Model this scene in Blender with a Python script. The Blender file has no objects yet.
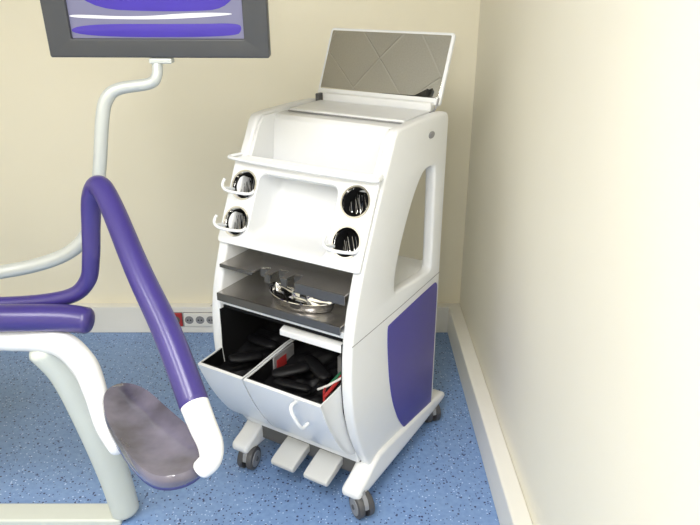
import bpy, bmesh, math, random
from mathutils import Vector, Matrix
random.seed(4)
scene = bpy.context.scene
scene.view_settings.view_transform = 'Standard'
scene.view_settings.look = 'None'
scene.view_settings.exposure = 0.0

# ---------------------------------------------------------------- materials
def mat(name, col, rough=0.5, metal=0.0, noise=0.0, nscale=20, bump=0.0, bscale=100, coat=0.0, spec=0.5, emit=None, estr=0):
    m = bpy.data.materials.new(name); m.use_nodes = True
    nt = m.node_tree; b = nt.nodes['Principled BSDF']
    b.inputs['Base Color'].default_value = (*col, 1)
    b.inputs['Roughness'].default_value = rough
    b.inputs['Metallic'].default_value = metal
    b.inputs['Coat Weight'].default_value = coat
    b.inputs['Coat Roughness'].default_value = 0.1
    b.inputs['Specular IOR Level'].default_value = spec
    if emit:
        b.inputs['Emission Color'].default_value = (*emit, 1)
        b.inputs['Emission Strength'].default_value = estr
    tc = nt.nodes.new('ShaderNodeTexCoord')
    if noise > 0:
        n = nt.nodes.new('ShaderNodeTexNoise'); n.inputs['Scale'].default_value = nscale
        n.inputs['Detail'].default_value = 4
        nt.links.new(tc.outputs['Object'], n.inputs['Vector'])
        r = nt.nodes.new('ShaderNodeValToRGB')
        r.color_ramp.elements[0].position = 0.3; r.color_ramp.elements[1].position = 0.7
        r.color_ramp.elements[0].color = (*[c*(1-noise) for c in col], 1)
        r.color_ramp.elements[1].color = (*[min(1, c*(1+noise)) for c in col], 1)
        nt.links.new(n.outputs['Fac'], r.inputs['Fac'])
        nt.links.new(r.outputs['Color'], b.inputs['Base Color'])
    if bump > 0:
        n2 = nt.nodes.new('ShaderNodeTexNoise'); n2.inputs['Scale'].default_value = bscale
        nt.links.new(tc.outputs['Object'], n2.inputs['Vector'])
        bp = nt.nodes.new('ShaderNodeBump'); bp.inputs['Strength'].default_value = bump
        bp.inputs['Distance'].default_value = 0.01
        nt.links.new(n2.outputs['Fac'], bp.inputs['Height'])
        nt.links.new(bp.outputs['Normal'], b.inputs['Normal'])
    return m

def floor_mat():
    m = bpy.data.materials.new('speckled_vinyl'); m.use_nodes = True
    nt = m.node_tree; b = nt.nodes['Principled BSDF']
    b.inputs['Roughness'].default_value = 0.30
    tc = nt.nodes.new('ShaderNodeTexCoord')
    base = nt.nodes.new('ShaderNodeTexNoise'); base.inputs['Scale'].default_value = 60; base.inputs['Detail'].default_value = 5
    nt.links.new(tc.outputs['Object'], base.inputs['Vector'])
    ramp = nt.nodes.new('ShaderNodeValToRGB')
    ramp.color_ramp.elements[0].position = 0.3; ramp.color_ramp.elements[0].color = (0.165, 0.28, 0.54, 1)
    ramp.color_ramp.elements[1].position = 0.7; ramp.color_ramp.elements[1].color = (0.22, 0.35, 0.61, 1)
    nt.links.new(base.outputs['Fac'], ramp.inputs['Fac'])
    prev = ramp.outputs['Color']
    for sc, thr, col, sub in ((55, 0.17, (0.025, 0.04, 0.13, 1), 0.45), (85, 0.18, (0.48, 0.62, 0.85, 1), 0.55), (90, 0.19, (0.02, 0.04, 0.16, 1), 0.5)):
        v = nt.nodes.new('ShaderNodeTexVoronoi'); v.inputs['Scale'].default_value = sc
        mp = nt.nodes.new('ShaderNodeMapping'); mp.inputs['Location'].default_value = (sc*0.13, sc*0.7, 0)
        mp.inputs['Scale'].default_value = (1, 1, 0.01)
        nt.links.new(tc.outputs['Object'], mp.inputs['Vector']); nt.links.new(mp.outputs['Vector'], v.inputs['Vector'])
        lt = nt.nodes.new('ShaderNodeMath'); lt.operation = 'LESS_THAN'; lt.inputs[1].default_value = thr*1.25
        nt.links.new(v.outputs['Distance'], lt.inputs[0])
        sep = nt.nodes.new('ShaderNodeSeparateColor'); nt.links.new(v.outputs['Color'], sep.inputs['Color'])
        g = nt.nodes.new('ShaderNodeMath'); g.operation = 'GREATER_THAN'; g.inputs[1].default_value = sub
        nt.links.new(sep.outputs['Red'], g.inputs[0])
        mu = nt.nodes.new('ShaderNodeMath'); mu.operation = 'MULTIPLY'
        nt.links.new(lt.outputs[0], mu.inputs[0]); nt.links.new(g.outputs[0], mu.inputs[1])
        mx = nt.nodes.new('ShaderNodeMix'); mx.data_type = 'RGBA'
        nt.links.new(mu.outputs[0], mx.inputs['Factor']); nt.links.new(prev, mx.inputs['A'])
        mx.inputs['B'].default_value = col
        prev = mx.outputs['Result']
    nt.links.new(prev, b.inputs['Base Color'])
    return m

M = {}
M['wall'] = mat('cream_paint', (0.85, 0.80, 0.64), 0.6, noise=0.01, nscale=3, bump=0.02, bscale=150)
M['wall_r'] = mat('cream_paint_light', (0.82, 0.79, 0.675), 0.6, noise=0.01, nscale=3, bump=0.02, bscale=150)
M['floor'] = floor_mat()
M['trim'] = mat('white_trunking', (0.80, 0.79, 0.74), 0.4, noise=0.01)
M['white'] = mat('white_plastic', (0.77, 0.785, 0.80), 0.28, noise=0.005, coat=0.2)
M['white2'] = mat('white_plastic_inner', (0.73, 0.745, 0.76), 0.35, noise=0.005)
M['pedal'] = mat('pedal_grey_white', (0.56, 0.57, 0.57), 0.4, noise=0.01)
M['violet'] = mat('violet_plastic', (0.055, 0.045, 0.27), 0.35, noise=0.03, nscale=8)
M['purple'] = mat('purple_vinyl', (0.040, 0.028, 0.17), 0.33, noise=0.05, nscale=10, bump=0.05, bscale=300, coat=0.2)
M['black'] = mat('black_liner', (0.006, 0.006, 0.007), 0.5, noise=0.2, bump=0.25, bscale=25, spec=0.22)
M['blackm'] = mat('black_matte', (0.006, 0.006, 0.007), 0.8, noise=0.1, spec=0.2)
M['steel'] = mat('grey_shelf_metal', (0.34, 0.32, 0.295), 0.2, metal=0.8, noise=0.05, nscale=6, coat=0.3)
M['steel_dark'] = mat('shelf_edge_metal', (0.12, 0.115, 0.11), 0.25, metal=0.6, noise=0.05, nscale=6)
M['chrome'] = mat('chrome', (0.70, 0.70, 0.71), 0.06, metal=1.0, noise=0.01)
M['silver'] = mat('silver_paint', (0.50, 0.53, 0.52), 0.35, metal=0.2, noise=0.02)
M['mirror'] = mat('mirror_glass', (0.84, 0.84, 0.82), 0.01, metal=1.0)
M['gap'] = mat('dark_gap', (0.10, 0.10, 0.10), 0.7, noise=0.05)
M['bezel'] = mat('bezel_grey', (0.045, 0.048, 0.055), 0.4, noise=0.03)
M['rubber'] = mat('caster_rubber', (0.07, 0.07, 0.075), 0.5, noise=0.05)
M['hub'] = mat('caster_hub', (0.25, 0.26, 0.28), 0.4, noise=0.03)
M['red'] = mat('red_plastic', (0.40, 0.03, 0.03), 0.4, noise=0.05)
M['green'] = mat('green_plastic', (0.03, 0.16, 0.08), 0.4, noise=0.05)
M['grey'] = mat('grey_plastic', (0.25, 0.25, 0.26), 0.4, noise=0.05)
M['ceil'] = mat('ceiling_tile', (0.52, 0.475, 0.38), 0.8, noise=0.05, nscale=60)
M['ceilgrid'] = mat('ceiling_grid', (0.58, 0.54, 0.44), 0.5, noise=0.01)
M['lamp'] = mat('lamp_diffuser', (1, 1, 1), 0.5, emit=(1, 0.98, 0.94), estr=3.0)
M['cover'] = mat('clear_cover_pad', (0.095, 0.088, 0.125), 0.14, noise=0.6, nscale=9, coat=0.6, bump=0.2, bscale=14)
M['base'] = mat('chair_base_grey', (0.58, 0.61, 0.56), 0.35, noise=0.01)
M['scr_bg'] = mat('screen_bg', (0.12, 0.12, 0.2), 0.15, noise=0.1, nscale=4, emit=(0.25, 0.25, 0.36), estr=0.3)
M['scr_p'] = mat('screen_purple', (0.05, 0.03, 0.3), 0.15, noise=0.2, nscale=3, emit=(0.06, 0.035, 0.30), estr=0.25)
M['scr_w'] = mat('screen_white', (0.6, 0.6, 0.65), 0.15, noise=0.1, nscale=4, emit=(0.55, 0.55, 0.62), estr=0.3)
M['leather'] = mat('paper_white', (0.7, 0.7, 0.69), 0.7, noise=0.02)

# ---------------------------------------------------------------- helpers
def smooth(ob, ang=40):
    me = ob.data
    me.polygons.foreach_set('use_smooth', [True]*len(me.polygons))
    try: me.set_sharp_from_angle(angle=math.radians(ang))
    except Exception: pass

def mkobj(name, verts, faces, m, parent=None, sm=True, bevel=0, seg=3, ang=40):
    me = bpy.data.meshes.new(name); me.from_pydata([tuple(v) for v in verts], [], faces)
    bm = bmesh.new(); bm.from_mesh(me); bmesh.ops.recalc_face_normals(bm, faces=bm.faces); bm.to_mesh(me); bm.free()
    me.materials.append(m)
    ob = bpy.data.objects.new(name, me); scene.collection.objects.link(ob)
    if parent: ob.parent = parent
    if sm: smooth(ob, ang)
    if bevel > 0:
        md = ob.modifiers.new('b', 'BEVEL'); md.width = bevel; md.segments = seg; md.limit_method = 'ANGLE'; md.angle_limit = math.radians(35)
        md.harden_normals = True
    return ob

def box(name, lo, hi, m, parent=None, bevel=0.0, seg=3):
    x0, y0, z0 = lo; x1, y1, z1 = hi
    v = [(x0,y0,z0),(x1,y0,z0),(x1,y1,z0),(x0,y1,z0),(x0,y0,z1),(x1,y0,z1),(x1,y1,z1),(x0,y1,z1)]
    f = [(0,1,2,3),(4,5,6,7),(0,1,5,4),(1,2,6,5),(2,3,7,6),(3,0,4,7)]
    return mkobj(name, v, f, m, parent, True, bevel, seg)

def prism(name, prof, x0, x1, m, parent=None, bevel=0.0, seg=3):
    n = len(prof)
    v = [(x0, y, z) for y, z in prof] + [(x1, y, z) for y, z in prof]
    f = [tuple(range(n)), tuple(range(2*n-1, n-1, -1))] + [(i, (i+1) % n, n+(i+1) % n, n+i) for i in range(n)]
    return mkobj(name, v, f, m, parent, True, bevel, seg)

def chaikin(p, it=2, closed=True):
    for _ in range(it):
        q = []; n = len(p)
        rng = range(n) if closed else range(n-1)
        if not closed: q.append(p[0])
        for i in rng:
            a, b = p[i], p[(i+1) % n]
            q.append(tuple(a[k]*.75+b[k]*.25 for k in range(len(a))))
            q.append(tuple(a[k]*.25+b[k]*.75 for k in range(len(a))))
        if not closed: q.append(p[-1])
        p = q
    return p

def catmull(pts, sub=8):
    P = [Vector(p) for p in pts]; out = []
    for i in range(len(P)-1):
        p0 = P[max(i-1, 0)]; p1 = P[i]; p2 = P[i+1]; p3 = P[min(i+2, len(P)-1)]
        for s in range(sub):
            t = s/sub
            out.append(0.5*((2*p1)+(p2-p0)*t+(2*p0-5*p1+4*p2-p3)*t*t+(3*p1-p0-3*p2+p3)*t**3))
    out.append(P[-1]); return out

def tube(name, pts, r, m, parent=None, seg=16, sub=8, flat=1.0):
    rs = r if isinstance(r, (list, tuple)) else [r]*len(pts)
    Q = catmull([Vector((*p,)) for p in pts], sub)
    n = len(Q); R = []
    for i in range(n):
        t = i/(n-1)*(len(pts)-1); k = min(int(t), len(pts)-2); R.append(rs[k]*(1-(t-k))+rs[k+1]*(t-k))
    T = [(Q[min(i+1, n-1)]-Q[max(i-1, 0)]).normalized() for i in range(n)]
    up = Vector((0, 0, 1)) if abs(T[0].z) < 0.9 else Vector((1, 0, 0))
    N = (up - T[0]*up.dot(T[0])).normalized()
    verts = []; faces = []
    def ring(c, N, B, rr):
        for j in range(seg):
            a = 2*math.pi*j/seg
            verts.append(c + N*math.cos(a)*rr + B*math.sin(a)*rr*flat)
    rings = 0
    for i in range(n):
        if i: N = (N - T[i]*N.dot(T[i])).normalized()
        B = T[i].cross(N)
        if i == 0:
            ring(Q[0]-T[0]*R[0]*.35, N, B, R[0]*.5); ring(Q[0]-T[0]*R[0]*.2, N, B, R[0]*.85); rings += 2
        ring(Q[i], N, B, R[i]); rings += 1
        if i == n-1:
            ring(Q[i]+T[i]*R[i]*.2, N, B, R[i]*.85); ring(Q[i]+T[i]*R[i]*.35, N, B, R[i]*.5); rings += 2
    for i in range(rings-1):
        for j in range(seg):
            a = i*seg+j; b = i*seg+(j+1) % seg
            faces.append((a, b, b+seg, a+seg))
    faces.append(tuple(range(seg))); faces.append(tuple(range((rings-1)*seg, rings*seg)))
    return mkobj(name, verts, faces, m, parent, True, 0, ang=60)

def plate(name, outer, holes, thick, bevel, fn, m, parent=None):
    cu = bpy.data.curves.new(name+'_c', 'CURVE'); cu.dimensions = '2D'; cu.fill_mode = 'BOTH'
    cu.extrude = max(thick/2-bevel, 0.0001); cu.bevel_depth = bevel; cu.bevel_resolution = 3; cu.offset = -bevel
    for lp in [outer]+holes:
        sp = cu.splines.new('POLY'); sp.points.add(len(lp)-1); sp.use_cyclic_u = True
        for i, (a, b) in enumerate(lp): sp.points[i].co = (a, b, 0, 1)
    tmp = bpy.data.objects.new(name+'_t', cu); scene.collection.objects.link(tmp)
    dg = bpy.context.evaluated_depsgraph_get(); dg.update()
    me = bpy.data.meshes.new_from_object(tmp.evaluated_get(dg))
    bpy.data.objects.remove(tmp); bpy.data.curves.remove(cu)
    for v in me.vertices: v.co = Vector(fn(*v.co))
    bm = bmesh.new(); bm.from_mesh(me); bmesh.ops.remove_doubles(bm, verts=bm.verts, dist=1e-5)
    bmesh.ops.recalc_face_normals(bm, faces=bm.faces); bm.to_mesh(me); bm.free()
    me.name = name; me.materials.clear(); me.materials.append(m)
    ob = bpy.data.objects.new(name, me); scene.collection.objects.link(ob)
    if parent: ob.parent = parent
    smooth(ob, 35); return ob

def rrect(x0, y0, x1, y1, r, n=6):
    out = []
    for cx, cy, a0 in ((x1-r, y1-r, 0), (x0+r, y1-r, 90), (x0+r, y0+r, 180), (x1-r, y0+r, 270)):
        for i in range(n+1):
            a = math.radians(a0+90*i/n); out.append((cx+r*math.cos(a), cy+r*math.sin(a)))
    return out

def loft(name, loops, m, parent=None, cap_end=True, cap_start=False, ang=50):
    n = len(loops[0]); v = [p for l in loops for p in l]; f = []
    for i in range(len(loops)-1):
        for j in range(n):
            a = i*n+j; b = i*n+(j+1) % n; f.append((a, b, b+n, a+n))
    if cap_end: f.append(tuple(range((len(loops)-1)*n, len(loops)*n)))
    if cap_start: f.append(tuple(range(n)))
    return mkobj(name, v, f, m, parent, True, 0, ang=ang)

def empty(name, loc=(0,0,0), rz=0):
    e = bpy.data.objects.new(name, None); scene.collection.objects.link(e)
    e.location = loc; e.rotation_euler = (0, 0, rz); e.empty_display_size = .1; return e

# ---------------------------------------------------------------- room
XR, XL, YB, YF, H = 0.53, -2.6, 2.97, -1.6, 2.6
box('floor', (XL-.1, YF-.1, -.1), (XR+.1, YB+.1, 0), M['floor'])
box('wall_back', (XL-.1, YB, 0), (XR+.1, YB+.1, H), M['wall'])
box('wall_right', (XR, YF-.1, 0), (XR+.1, YB, H), M['wall_r'])
box('wall_left', (XL-.1, YF-.1, 0), (XL, YB, H), M['wall'])
box('wall_front', (XL, YF-.1, 0), (XR, YF, H), M['wall'])
box('ceiling', (XL-.1, YF-.1, H), (XR+.1, YB+.1, H+.1), M['ceil'])
k = 0
x = XL+.55
gridp = empty('trim_1')
while x < XR:
    box('grid_bar_%d' % k, (x-.008, YF, H-.004), (x+.008, YB, H), M['ceilgrid'], gridp); x += .6; k += 1
y = YF+.35
while y < YB:
    box('grid_bar_%d' % k, (XL, y-.008, H-.004), (XR, y+.008, H), M['ceilgrid'], gridp); y += .6; k += 1
box('baseboard_back', (XL, YB-.045, 0), (XR-.055, YB, .14), M['trim'], bevel=.004)
box('baseboard_right', (XR-.058, YF, 0), (XR, YB, .14), M['trim'], bevel=.006)

def outlet(name, cx, w, n, col):
    r = empty(name, (cx, YB-.045, .075))
    box('plate', (-w/2, -.010, -.035), (w/2, 0, .035), col, r, .003)
    box('plate_outline', (-w/2-.003, -.003, -.038), (w/2+.003, 0, .038), M['grey'], r, .001)  # thin grey outline that sets the plate off from the trunking
    for i in range(n):
        c = -w/2 + w*(i+.5)/n
        loft('socket_%d' % i, [[(c+.021*math.cos(a*math.pi/8), -.0105, .021*math.sin(a*math.pi/8)) for a in range(16)],
                               [(c+.018*math.cos(a*math.pi/8), -.0115, .018*math.sin(a*math.pi/8)) for a in range(16)]], M['grey'] if col is M['trim'] else M['gap'], r)
        for s in (-.007, .007):
            box('pin_%d_%d' % (i, s*1000), (c+s-.003, -.0125, -.003), (c+s+.003, -.004, .003), M['blackm'], r)
outlet('power_outlet', -.868, .125, 2, M['red'])
outlet('power_outlet', -.72, .155, 3, M['trim'])

def lamp(i, x, y, w, d, power):
    r = empty('ceiling_lamp', (x, y, H))
    box('frame', (-w/2-.03, -d/2-.03, -.03), (w/2+.03, d/2+.03, 0), M['ceilgrid'], r, .005)
    box('diffuser', (-w/2, -d/2, -.034), (w/2, d/2, -.028), M['lamp'], r)
    L = bpy.data.lights.new('lamp_light', 'AREA'); L.shape = 'RECTANGLE'; L.size = w; L.size_y = d
    L.energy = power; L.color = (1, .98, .955)
    o = bpy.data.objects.new('lamp_light', L); scene.collection.objects.link(o); o.parent = r; o.location = (0, 0, -.04)
lamp(0, -.55, .25, .58, 1.15, 34)
lamp(1, -1.75, .1, .58, 1.15, 28)
lamp(3, -.6, -1.0, .58, .58, 26)
# the photographer's flash
FL = bpy.data.lights.new('camera_flash', 'POINT'); FL.energy = 16; FL.shadow_soft_size = .06; FL.color = (1, .99, .975)
fo = bpy.data.objects.new('camera_flash', FL); scene.collection.objects.link(fo); fo.location = (-.10, -.05, 1.78)

# ---------------------------------------------------------------- cart
cart = empty('dental_cart', (-.190, 1.856, 0), -math.radians(30.67))
W = .26
prof = [(.215,1.205),(.185,1.195),(.165,1.15),(.124,1.08),(.065,.96),(.015,.86),(-.02,.77),(-.047,.68),(-.058,.6),(-.06,.5),(-.05,.40),(-.025,.31),
        (.01,.23),(.05,.16),(.09,.10),(.14,.075),(.35,.07),(.53,.07),(.555,.09),(.553,.3),(.553,.6),(.555,.9),(.560,1.15),(.558,1.195),(.52,1.205),(.35,1.207)]
prof = chaikin(prof, 2)
win = [(.395,1.045),(.458,1.045),(.468,1.025),(.472,.9),(.474,.70),(.466,.678),(.40,.682),(.225,.697),(.205,.705),(.206,.76),(.232,.833),(.268,.90),(.311,.97),(.36,1.025)]
win = chaikin(win, 2)
for s, nm in ((1, 'side_panel_right'), (-1, 'side_panel_left')):
    plate(nm, prof, [win], .036, .010, (lambda u, v, w, s=s: (s*(W-.018)+w, u, v)), M['white'], cart)
    bl = chaikin([(.160,.60),(.17,.606),(.505,.616),(.525,.612),(.53,.58),(.53,.12),(.527,.092),(.50,.088),(.40,.09),(.34,.105),(.27,.175),(.21,.29),(.18,.40),(.163,.52)], 2)
    plate('side_inlay_'+('r' if s > 0 else 'l'), bl, [], .008, .002, (lambda u, v, w, s=s: (s*W+w, u, v)), M['violet'], cart)
    prism('seam_'+('r' if s > 0 else 'l'), [(-.054,.634),(.25,.634),(.548,.640),(.548,.6425),(.25,.6365),(-.054,.6365)], s*W-.0006, s*W+.0006, M['grey'], cart)
    plate('badge_'+('r' if s > 0 else 'l'), [(.425+.02*math.cos(a*math.pi/12), 1.148+.011*math.sin(a*math.pi/12)) for a in range(24)], [], .006, .001,
          (lambda u, v, w, s=s: (s*W+w, u, v)), M['grey'], cart)
prism('top_deck', [(.128,1.03),(.116,1.078),(.128,1.088),(.142,1.078),(.145,1.045),(.16,1.038),(.235,1.038),(.245,1.048),(.262,1.178),(.275,1.192),(.53,1.195),(.545,1.185),(.545,1.13),(.32,1.13),(.285,1.03)],
      -.23, .23, M['white'], cart, .004)
for s in (-1, 1):
    prism('tray_flank_%s' % ('r' if s > 0 else 'l'), [(.14,1.04),(.135,1.085),(.18,1.165),(.215,1.197),(.28,1.197),(.28,1.04)], s*.226, s*.215, M['white'], cart, .003)
sl = Vector((.48, 1)).normalized(); SY, SZ = sl.x, sl.y
FO = .008
def F(u, v, w=0):
    return (u, FO+v*SY - w*SZ, .86+v*SZ + w*SY)
def vz(z): return (z-.86)/SZ
outer = rrect(-.254, vz(.838), .254, vz(1.082), .012)
rec = rrect(-.150, vz(.860), .134, vz(1.05), .024)
circ = lambda cx, cv, r, n=32: [(cx+r*math.cos(2*math.pi*a/n), cv+r*math.sin(2*math.pi*a/n)) for a in range(n)]
HR = .044
holes = [(-.197, vz(1.006)), (-.197, vz(.903)), (.194, vz(1.014)), (.194, vz(.910))]
plate('front_fascia', outer, [rec]+[circ(a, b, HR) for a, b in holes], .014, .004, F, M['white'], cart)
def niche_loop(gr, dep, n=6):
    lp = rrect(-.150+gr, vz(.860)+gr, .134-gr, vz(1.05)-gr, .024, n)
    o = []
    for u, v in lp:
        p = F(u, v, 0); o.append((p[0], p[1]+dep, p[2]+dep*.02))
    return o
loft('niche_tray', [niche_loop(-.004, -.006), niche_loop(-.002, -.010), niche_loop(.002, -.007), niche_loop(.004, .02), niche_loop(.008, .07), niche_loop(.014, .098), niche_loop(.028, .106)], M['white2'], cart)
for i, (hx, hv) in enumerate(holes):
    def cl(r, d): return [F(a, b, -d) for a, b in circ(hx, hv, r, 32)]
    loft('cup_%d' % i, [cl(HR+.003, -.005), cl(HR+.003, -.010), cl(HR-.002, -.010), cl(HR-.003, 0)], M['chrome'], cart, False)
    loft('cup_bottom_%d' % i, [cl(HR-.003, 0), cl(HR-.004, .050), cl(HR-.006, .052), cl(.002, .053)], M['blackm'], cart)
    for k in range(12):
        off = -.032+.0055*k
        half = math.sqrt(max(.036**2-off*off, 1e-5))*random.uniform(.75, 1.0)
        ca, sa = math.cos(.5), math.sin(.5)
        d1, d2 = random.uniform(.010, .02), random.uniform(.022, .034)
        a0 = F(hx+off*ca-half*sa*.9, hv+off*sa*.9+half*ca*.9, -d2)
        a1 = F(hx+off*ca+half*sa*.9, hv+off*sa*.9-half*ca*.9, -d1)
        if k % 2 or random.random() < .45:
            tube('reflection_rod_%d_%d' % (i, k), [a0, tuple((p+q)/2 for p, q in zip(a0, a1)), a1], random.uniform(.0011, .0020), M['chrome'], cart, 8, 2)  # thin chrome rods imitating the silver reflection streaks inside the cup
for i in (0, 1, 3):
    hx, hv = holes[i]
    pts = [F(hx+.040, hv-.010, .004), F(hx+.036, hv-.024, .018), F(hx+.010, hv-.030, .040), F(hx-.025, hv-.030, .050), F(hx-.044, hv-.022, .050), F(hx-.050, hv-.008, .048), F(hx-.048, hv+.004, .046)]
    tube('wire_hook_%d' % i, pts, .0048, M['white'], cart, 10, 6)
    tube('wire_hook_root_%d' % i, [F(hx-.038, hv-.018, .004), F(hx-.042, hv-.020, .028), F(hx-.044, hv-.024, .048)], .0045, M['white'], cart, 10, 4)
tube('front_rail', [(-.235,.155,1.088),(-.262,.10,1.086),(-.245,.082,1.084),(-.1,.077,1.083),(.1,.077,1.083),(.24,.082,1.084),(.256,.10,1.085),(.240,.15,1.088)], .0055, M['white'], cart, 12, 6)
prism('cavity_back', [(.175,.65),(.175,.85),(.20,.95),(.27,1.05),(.285,1.05),(.225,.93),(.19,.84),(.19,.65)], -.226, .226, M['white2'], cart)
prism('cavity_top', [(.012,.832),(.012,.842),(.18,.852),(.18,.842)], -.226, .226, M['white'], cart, .002)
box('lower_deck', (-.226, .0, .640), (.226, .54, .676), M['white'], cart, .004)
prism('lower_front_lip', [(-.045,.648),(-.045,.668),(.02,.676),(.02,.648)], -.226, .226, M['white'], cart, .003)
box('back_panel', (-.226, .525, .10), (.226, .54, .645), M['white'], cart, .003)
box('bin_cavity_back', (-.226, .17, .17), (.226, .185, .642), M['blackm'], cart)
box('bin_cavity_ceiling', (-.226, -.035, .632), (.226, .17, .6395), M['blackm'], cart)
box('chassis', (-.226, .06, .085), (.226, .53, .165), M['gap'], cart, .004)
prism('kick_plate', [(.045,.15),(.03,.20),(.045,.21),(.12,.21),(.12,.15)], -.226, .226, M['white'], cart, .004)
for s in (-1, 1):
    prism('bin_cavity_side_%d' % s, [(-.052,.632),(-.054,.5),(-.044,.40),(-.015,.31),(.03,.22),(.17,.22),(.17,.632)], s*.2262, s*.2225, M['blackm'], cart)

def shelf(name, outline, z, th=.005, m=M['steel']):
    plate(name, outline, [], th, .001, (lambda u, v, w: (u, v, z+w)), m, cart)
shelf('instrument_shelf_upper', [(-.225,-.034),(-.10,-.034),(-.095,.006),(-.07,.018),(-.062,-.020),(-.045,-.022),(-.038,.024),(-.008,.026),(-.002,-.020),(.016,-.020),(.022,.020),(.05,.018),(.056,-.034),(.225,-.034),(.225,.12),(-.225,.15)], .778)
prism('shelf_lip_a', [(-.038,.750),(-.038,.781),(-.033,.781),(-.033,.750)], .056, .225, M['steel_dark'], cart, .001)
prism('shelf_lip_b', [(-.038,.770),(-.038,.781),(-.033,.781),(-.033,.770)], -.225, -.10, M['steel_dark'], cart, .001)
for j, (a, b, yy) in enumerate(((-.100,-.060,.004), (-.062,-.043,-.026), (-.042,-.004,.019), (-.004,.018,-.024), (.018,.056,.014))):
    box('holder_tooth_%d' % j, (a, yy, .752), (b, yy+.004, .779), M['steel_dark'], cart, .001)
shelf('instrument_shelf_lower', rrect(-.224, -.058, .224, .17, .004), .690)
prism('shelf_lip_d', [(-.062,.667),(-.062,.6925),(-.056,.6925),(-.056,.667)], -.224, .224, M['steel_dark'], cart, .001)

FR = [(.035,.195),(.005,.205),(-.03,.235),(-.075,.30),(-.117,.375),(-.146,.44),(-.165,.488)]
FRs = chaikin(FR, 2, closed=False)
def bin_(nm, x0, x1):
    inner = [(y+.010, z+.003) for y, z in FRs]
    prism(nm+'_front', FRs+inner[::-1], x0, x1, M['white'], cart, .0025, 2)
    inn2 = [(y+.0115, z+.004) for y, z in FRs[2:-1]]; inn3 = [(y+.004, z+.001) for y, z in inn2]
    prism(nm+'_liner_front', inn2+inn3[::-1], x0+.004, x1-.004, M['black'], cart)
    side = [(y+.006, z+.002) for y, z in FRs] + [(-.10,.492),(-.03,.497),(.06,.502),(.14,.50),(.14,.38),(.12,.25),(.06,.20)]
    for k, (a, b, mm) in enumerate(((x0, x0+.004, M['white']), (x0+.0042, x0+.006, M['black']), (x1-.006, x1-.0042, M['black']), (x1-.004, x1, M['white']))):
        sd = side if mm is M['white'] else [(y+.004 if y < 0 else y-.002, z-.003) for y, z in side]
        prism(nm+'_side_%d' % k, sd, a, b, mm, cart)
    nx, ny = 40, 40; vs = []; fs = []
    for i in range(nx+1):
        for j in range(ny+1):
            u = i/nx; v = j/ny
            yy = -.130+v*.27; zz = .425+v*.05
            e = min(1, 4*u*(1-u)*1.5)*min(1, 4*v*(1-v)*1.5)
            X = u*(x1-x0)*60+x0*33; Y = v*.27*60
            z = zz - .030*e + e*(.010*math.sin(X*.9+1.3*math.sin(Y*.7))+.009*abs(math.sin(Y*.8+1.7*math.sin(X*.5)))+.004*math.sin(X*2.3-Y*1.9))
            xx = x0+.008+(x1-x0-.016)*u
            vs.append((xx, yy, min(z, .487)))
    for i in range(nx):
        for j in range(ny):
            a = i*(ny+1)+j; fs.append((a, a+1, a+ny+2, a+ny+1))
    mkobj(nm+'_liner', vs, fs, M['black'], cart, ang=180)
bin_('tilt_bin_left', -.232, -.058)
bin_('tilt_bin_right', -.052, .222)
def pouch(nm, x, y, z, l, wd, h, rz, mm):
    loops = []
    for t, s in ((-.5, .55), (-.42, .85), (-.2, 1), (.1, .95), (.35, 1), (.45, .8), (.5, .5)):
        loops.append([(t*l, wd/2*s*math.cos(a*math.pi/8)*(1+.06*math.sin(5*t+a)), h/2*s*math.sin(a*math.pi/8)) for a in range(16)])
    o = loft(nm, loops, mm, cart, True, True); o.location = (x, y, z); o.rotation_euler = (random.uniform(-.2, .2), random.uniform(-.15, .15), rz)
pouch('pouch_1', .02, -.02, .468, .12, .05, .028, .7, M['black'])
pouch('pouch_2', .09, .02, .478, .13, .045, .026, -.5, M['black'])
pouch('pouch_3', .06, -.07, .455, .12, .04, .022, .15, M['black'])
pouch('pouch_4', -.15, -.03, .468, .11, .05, .028, .9, M['black'])
pouch('pouch_5', -.15, .06, .482, .13, .05, .026, -.2, M['black'])
tube('red_tube', [(.190,-.09,.470),(.192,-.05,.480),(.195,.0,.495)], .006, M['red'], cart, 10, 3)
tube('red_strip', [(.165,-.05,.47),(.180,-.080,.474),(.20,-.110,.468)], .004, M['red'], cart, 10, 3)
tube('green_tube', [(.170,-.03,.472),(.18,.02,.49),(.19,.06,.500)], .005, M['green'], cart, 10, 3)
tube('white_tube', [(.145,-.06,.462),(.175,-.05,.480),(.205,-.02,.50)], .004, M['leather'], cart, 10, 3)
box('paper_pack', (.199,.0,.44), (.213,.09,.53), M['grey'], cart, .002)
box('red_card', (.182,.04,.45), (.190,.09,.515), M['red'], cart, .002)
box('grey_pouch', (.145,.05,.45), (.165,.12,.52), M['grey'], cart, .004)
box('card_pack', (-.044,-.03,.45), (-.038,.08,.500), M['grey'], cart, .002)
box('red_edge_card', (-.035,-.02,.45), (-.033,.03,.486), M['red'], cart, .0005)
prism('bin_inner_ledge', [(-.045,.598),(-.045,.618),(.03,.638),(.03,.62)], .0, .222, M['white'], cart, .003)
tube('bin_handle', [(.135,-.150,.470),(.135,-.180,.474),(.141,-.190,.458),(.153,-.180,.418),(.158,-.164,.394),(.158,-.135,.392)], .0055, M['white'], cart, 12, 6)

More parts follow.
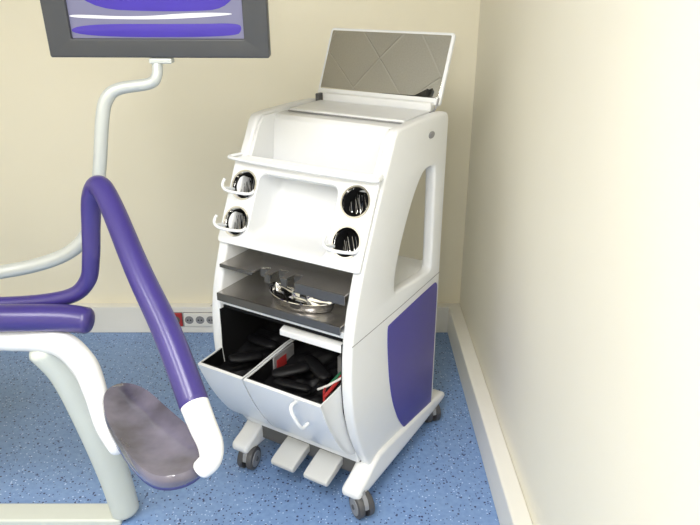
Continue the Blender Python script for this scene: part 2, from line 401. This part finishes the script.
lid = bpy.data.objects.new('mirror_lid', None); scene.collection.objects.link(lid); lid.parent = cart
lid.location = (-.003, .550, 1.213); lid.rotation_euler = (-math.radians(25), 0, 0)
plate('lid_frame', rrect(-.234, 0, .234, .238, .012), [], .014, .004, (lambda u, v, w: (u, w, v)), M['white'], lid)
plate('mirror', rrect(-.224, .022, .224, .228, .004), [], .002, .0005, (lambda u, v, w: (u, w-.0078, v)), M['mirror'], lid)
box('lid_hinge_strip', (-.20, .522, 1.19), (.21, .552, 1.225), M['white'], cart, .005)
box('lid_seat', (-.205, .33, 1.19), (.212, .515, 1.203), M['white2'], cart, .004)
prism('lid_seat_gap', [(.322,1.1945),(.322,1.1965),(.33,1.1965),(.33,1.1945)], -.205, .212, M['grey'], cart)
box('hinge_post_l', (-.215, .50, 1.19), (-.203, .53, 1.225), M['gap'], cart, .002)
tube('lid_stay', [(.218,.50,1.20),(.222,.53,1.205),(.226,.545,1.24)], .003, M['grey'], cart, 8, 4)

ft = chaikin([(-.035,.084),(-.03,.104),(.02,.120),(.08,.155),(.13,.165),(.50,.12),(.62,.105),(.645,.095),(.645,.075),(.60,.066),(.0,.066),(-.028,.068)], 2)
plate('foot_right', ft, [], .068, .012, (lambda u, v, w: (.240+w, u, v)), M['white'], cart)
plate('foot_left', ft, [], .068, .012, (lambda u, v, w: (-.208+w, u, v)), M['white'], cart)
for i, px in enumerate((-.02, .112)):
    prism('pedal_%d' % i, [(-.04,.085),(-.042,.100),(-.03,.108),(.03,.128),(.10,.145),(.10,.115),(.02,.092),(-.03,.080)], px-.046, px+.046, M['pedal'], cart, .006)
def caster(nm, x, y, rot):
    c = bpy.data.objects.new(nm, None); scene.collection.objects.link(c); c.parent = cart
    c.location = (x, y, 0); c.rotation_euler = (0, 0, rot)
    R = .041
    for s in (-1, 1):
        def ring(r, xx): return [(xx, r*math.cos(a*math.pi/16), R+r*math.sin(a*math.pi/16)) for a in range(32)]
        loft('tyre', [ring(R*.7, s*.007), ring(R, s*.008), ring(R, s*.024), ring(R*.93, s*.027), ring(R*.75, s*.0275)], M['rubber'], c, True, True)
        loft('hub', [ring(R*.72, s*.026), ring(R*.70, s*.030), ring(R*.30, s*.031)], M['hub'], c, True, True)
        loft('axle_cap', [ring(R*.22, s*.030), ring(R*.2, s*.033)], M['rubber'], c, True, True)
    hood = [(R*1.0*math.cos(a), R+R*1.0*math.sin(a)) for a in [math.radians(t) for t in range(0, 181, 15)]]
    hood = [(y*.9, z+.004) for y, z in hood]
    prism('hood', hood, -.007, .007, M['hub'], c)
    box('stem', (-.009, -.009, R*1.2), (.009, .009, .095), M['hub'], c, .003)
caster('caster_fr', .268, -.005, 1.0); caster('caster_fl', -.188, -.005, .2)
caster('caster_br', .245, .57, .9); caster('caster_bl', -.215, .57, .2)

# kidney dish: bean outline, deep rim, highly polished
dish = empty('kidney_dish', (0,0,0))
R3 = Matrix.Rotation(-math.radians(30.67), 4, 'Z')
dish.location = Vector((-.190, 1.856, 0)) + (R3 @ Vector((.046, .012, .6935))); dish.rotation_euler = (0, 0, -math.radians(30.67+4))
def kl(s, z, t0=.043):
    o = []; Rb = .135
    for a in range(56):
        t = 2*math.pi*a/56
        X = .138*math.cos(t)*(1-(1-s)*.36); Yl = t0*math.sin(t)*s*(1-.10*abs(math.cos(t)))
        ang = X/Rb*.90
        r = Rb+Yl
        o.append((r*math.sin(ang)*1.05, (r*math.cos(ang)-Rb)*-.9-.030, z))
    return o
loft('dish_shell', [kl(.60, 0), kl(.72, .002), kl(.86, .014), kl(.96, .031), kl(1.04, .034), kl(1.06, .0325), kl(1.04, .031), kl(.93, .029), kl(.83, .014), kl(.68, .005), kl(.5, .004)], M['chrome'], dish, True, True)

# ---------------------------------------------------------------- monitor
mon = empty('computer_monitor', (-.49, 1.84, 1.405), math.radians(-2))
tilt = bpy.data.objects.new('screen_head', None); scene.collection.objects.link(tilt); tilt.parent = mon; tilt.rotation_euler = (math.radians(4), 0, 0)
plate('bezel', rrect(-.285, 0, .285, .36, .006), [rrect(-.222, .047, .222, .325, .002)], .03, .004, (lambda u, v, w: (u, w, v)), M['bezel'], tilt)
box('screen_back', (-.27, .005, .015), (.27, .04, .345), M['bezel'], tilt, .01)
box('screen_panel', (-.223, -.004, .046), (.223, .004, .326), M['scr_bg'], tilt)
def art(nm, pts, m, o):
    plate(nm, chaikin(pts, 3), [], .0006, .0001, (lambda u, v, w: (u, w-.0045-o, v)), m, tilt)
art('screen_art_a', [(-.22,.05),(.20,.05),(.218,.07),(.21,.085),(.10,.082),(-.22,.082)], M['scr_p'], 0)
art('screen_art_b', [(-.21,.12),(.05,.11),(.218,.12),(.218,.31),(.02,.31),(-.21,.30)], M['scr_p'], 0)
art('screen_art_c', [(-.22,.096),(.0,.092),(.15,.100),(.215,.108),(.1,.110),(-.05,.098),(-.22,.106)], M['scr_w'], .0005)
art('screen_art_d', [(-.07,.16),(.0,.15),(.05,.16),(.06,.24),(.0,.30),(-.07,.28)], M['scr_w'], .0005)
box('logo', (.245, -.016, .165), (.262, -.0145, .18), M['hub'], tilt)

# ---------------------------------------------------------------- dental chair (carries the monitor arm)
ch = empty('dental_chair')
def mw(p):
    c_, s_ = math.cos(math.radians(-2)), math.sin(math.radians(-2))
    return (-.49+p[0]*c_-p[1]*s_, 1.84+p[0]*s_+p[1]*c_, 1.405+p[2])
mo = mw((0, .0, 0))
box('monitor_mount', (mo[0]-.03, mo[1]-.015, mo[2]-.016), (mo[0]+.03, mo[1]+.02, mo[2]-.002), M['silver'], ch, .004)
tube('monitor_arm', [mw(p) for p in [(-.012,.0,-.016),(-.013,-.01,-.045),(-.035,-.012,-.066),(-.115,-.015,-.079),(-.150,-.02,-.105),(-.168,-.025,-.16),(-.192,-.03,-.29),(-.225,-.03,-.42),(-.290,-.03,-.52),(-.42,-.03,-.58),(-.62,-.05,-.61),(-.80,-.06,-.62)]],
     [.014,.014,.015,.016,.018,.018,.018,.018,.020,.020,.020,.020], M['silver'], ch, 20, 8)
tube('armrest_tube', [(-1.12,1.62,.80),(-.90,1.62,.80),(-.74,1.61,.825),(-.680,1.61,.87),(-.658,1.605,.94),(-.648,1.61,1.02),(-.634,1.607,1.095),(-.606,1.59,1.132),(-.567,1.545,1.100),(-.478,1.413,.988),(-.391,1.295,.886),(-.319,1.178,.790)],
     [.020,.020,.020,.021,.022,.023,.025,.026,.027,.029,.031,.031], M['purple'], ch, 24, 10)
tube('armrest_elbow', [(-.320,1.180,.792),(-.299,1.148,.762),(-.281,1.126,.730),(-.281,1.113,.702),(-.300,1.106,.682)],
     [.030,.028,.026,.023,.020], M['white'], ch, 24, 8)
padO = [(-.590,1.372),(-.575,1.415),(-.538,1.422),(-.485,1.39),(-.415,1.31),(-.340,1.230),(-.300,1.17),(-.292,1.12),(-.325,1.078),(-.375,1.068),(-.422,1.098),(-.492,1.185),(-.555,1.28)]
padO = chaikin(padO, 2)
cx = sum(p[0] for p in padO)/len(padO); cy = sum(p[1] for p in padO)/len(padO)
def pl(s, z): return [(cx+(x-cx)*s, cy+(y-cy)*s, z) for x, y in padO]
loft('forearm_pad_shell', [pl(.6,.638), pl(.88,.645), pl(.97,.655), pl(.985,.667)], M['purple'], ch, True, True)
loft('forearm_pad', [pl(.985,.664), pl(1.0,.670), pl(1.0,.682), pl(.96,.690), pl(.88,.688), pl(.70,.680), pl(.4,.676), pl(.1,.675)], M['cover'], ch, True, True)
tube('pad_bracket', [(-1.12,1.58,.72),(-.90,1.58,.72),(-.76,1.55,.725),(-.67,1.48,.705),(-.615,1.40,.672),(-.57,1.32,.635),(-.52,1.25,.625)], [.034,.034,.034,.033,.028,.024,.020], M['white'], ch, 20, 8)
tube('bracket_knuckle', [(-1.12,1.56,.79),(-.90,1.56,.79),(-.74,1.56,.79),(-.672,1.555,.785)], [.036,.036,.036,.034], M['purple'], ch, 20, 6)
tube('pedestal_strut', [(-.80,1.57,.70),(-.765,1.60,.60),(-.74,1.64,.40),(-.722,1.68,.18),(-.715,1.70,.03)], [.05,.05,.048,.046,.044], M['base'], ch, 20, 8, flat=.8)
box('base_plate', (-1.95, 1.35, 0), (-1.25, 1.95, .05), M['base'], ch, .02)
box('base_link', (-1.3, 1.66, .0), (-.72, 1.74, .025), M['base'], ch, .008)
loft('pedestal', [rr for rr in [[(x, y, z) for x, y in rrect(-1.8+g, 1.42+g, -1.35-g, 1.8-g, .08)] for z, g in ((.05, 0), (.1, .03), (.5, .06), (.62, .02), (.68, 0))]], M['base'], ch, True, True)
def cushion(nm, lo, hi, r, m):
    o = box(nm, lo, hi, m, ch, r, 6); return o
cushion('seat_shell', (-2.1, 1.40, .66), (-1.10, 1.86, .74), .035, M['base'])
cushion('seat_cushion', (-2.1, 1.38, .73), (-1.08, 1.88, .82), .042, M['purple'])
bk = box('back_cushion', (-.06, -.22, 0), (.06, .22, .60), M['purple'], ch, .05, 6)
bk.location = (-2.06, 1.62, .77); bk.rotation_euler = (0, -math.radians(30), 0)
hd = box('head_cushion', (-.05, -.13, 0), (.05, .13, .2), M['purple'], ch, .045, 6)
hd.location = (-2.36, 1.62, 1.26); hd.rotation_euler = (0, -math.radians(25), 0)

# ---------------------------------------------------------------- camera
cam = bpy.data.cameras.new('camera'); co = bpy.data.objects.new('camera', cam); scene.collection.objects.link(co)
co.location = (0, 0, 1.6); co.rotation_euler = (math.radians(90-22.8), 0, 0)
cam.sensor_width = 36; cam.lens = 683/700*36; cam.clip_start = .05
scene.camera = co
w = bpy.data.worlds.new('world'); scene.world = w; w.use_nodes = True
w.node_tree.nodes['Background'].inputs['Color'].default_value = (.9, .93, 1, 1)
w.node_tree.nodes['Background'].inputs['Strength'].default_value = .3
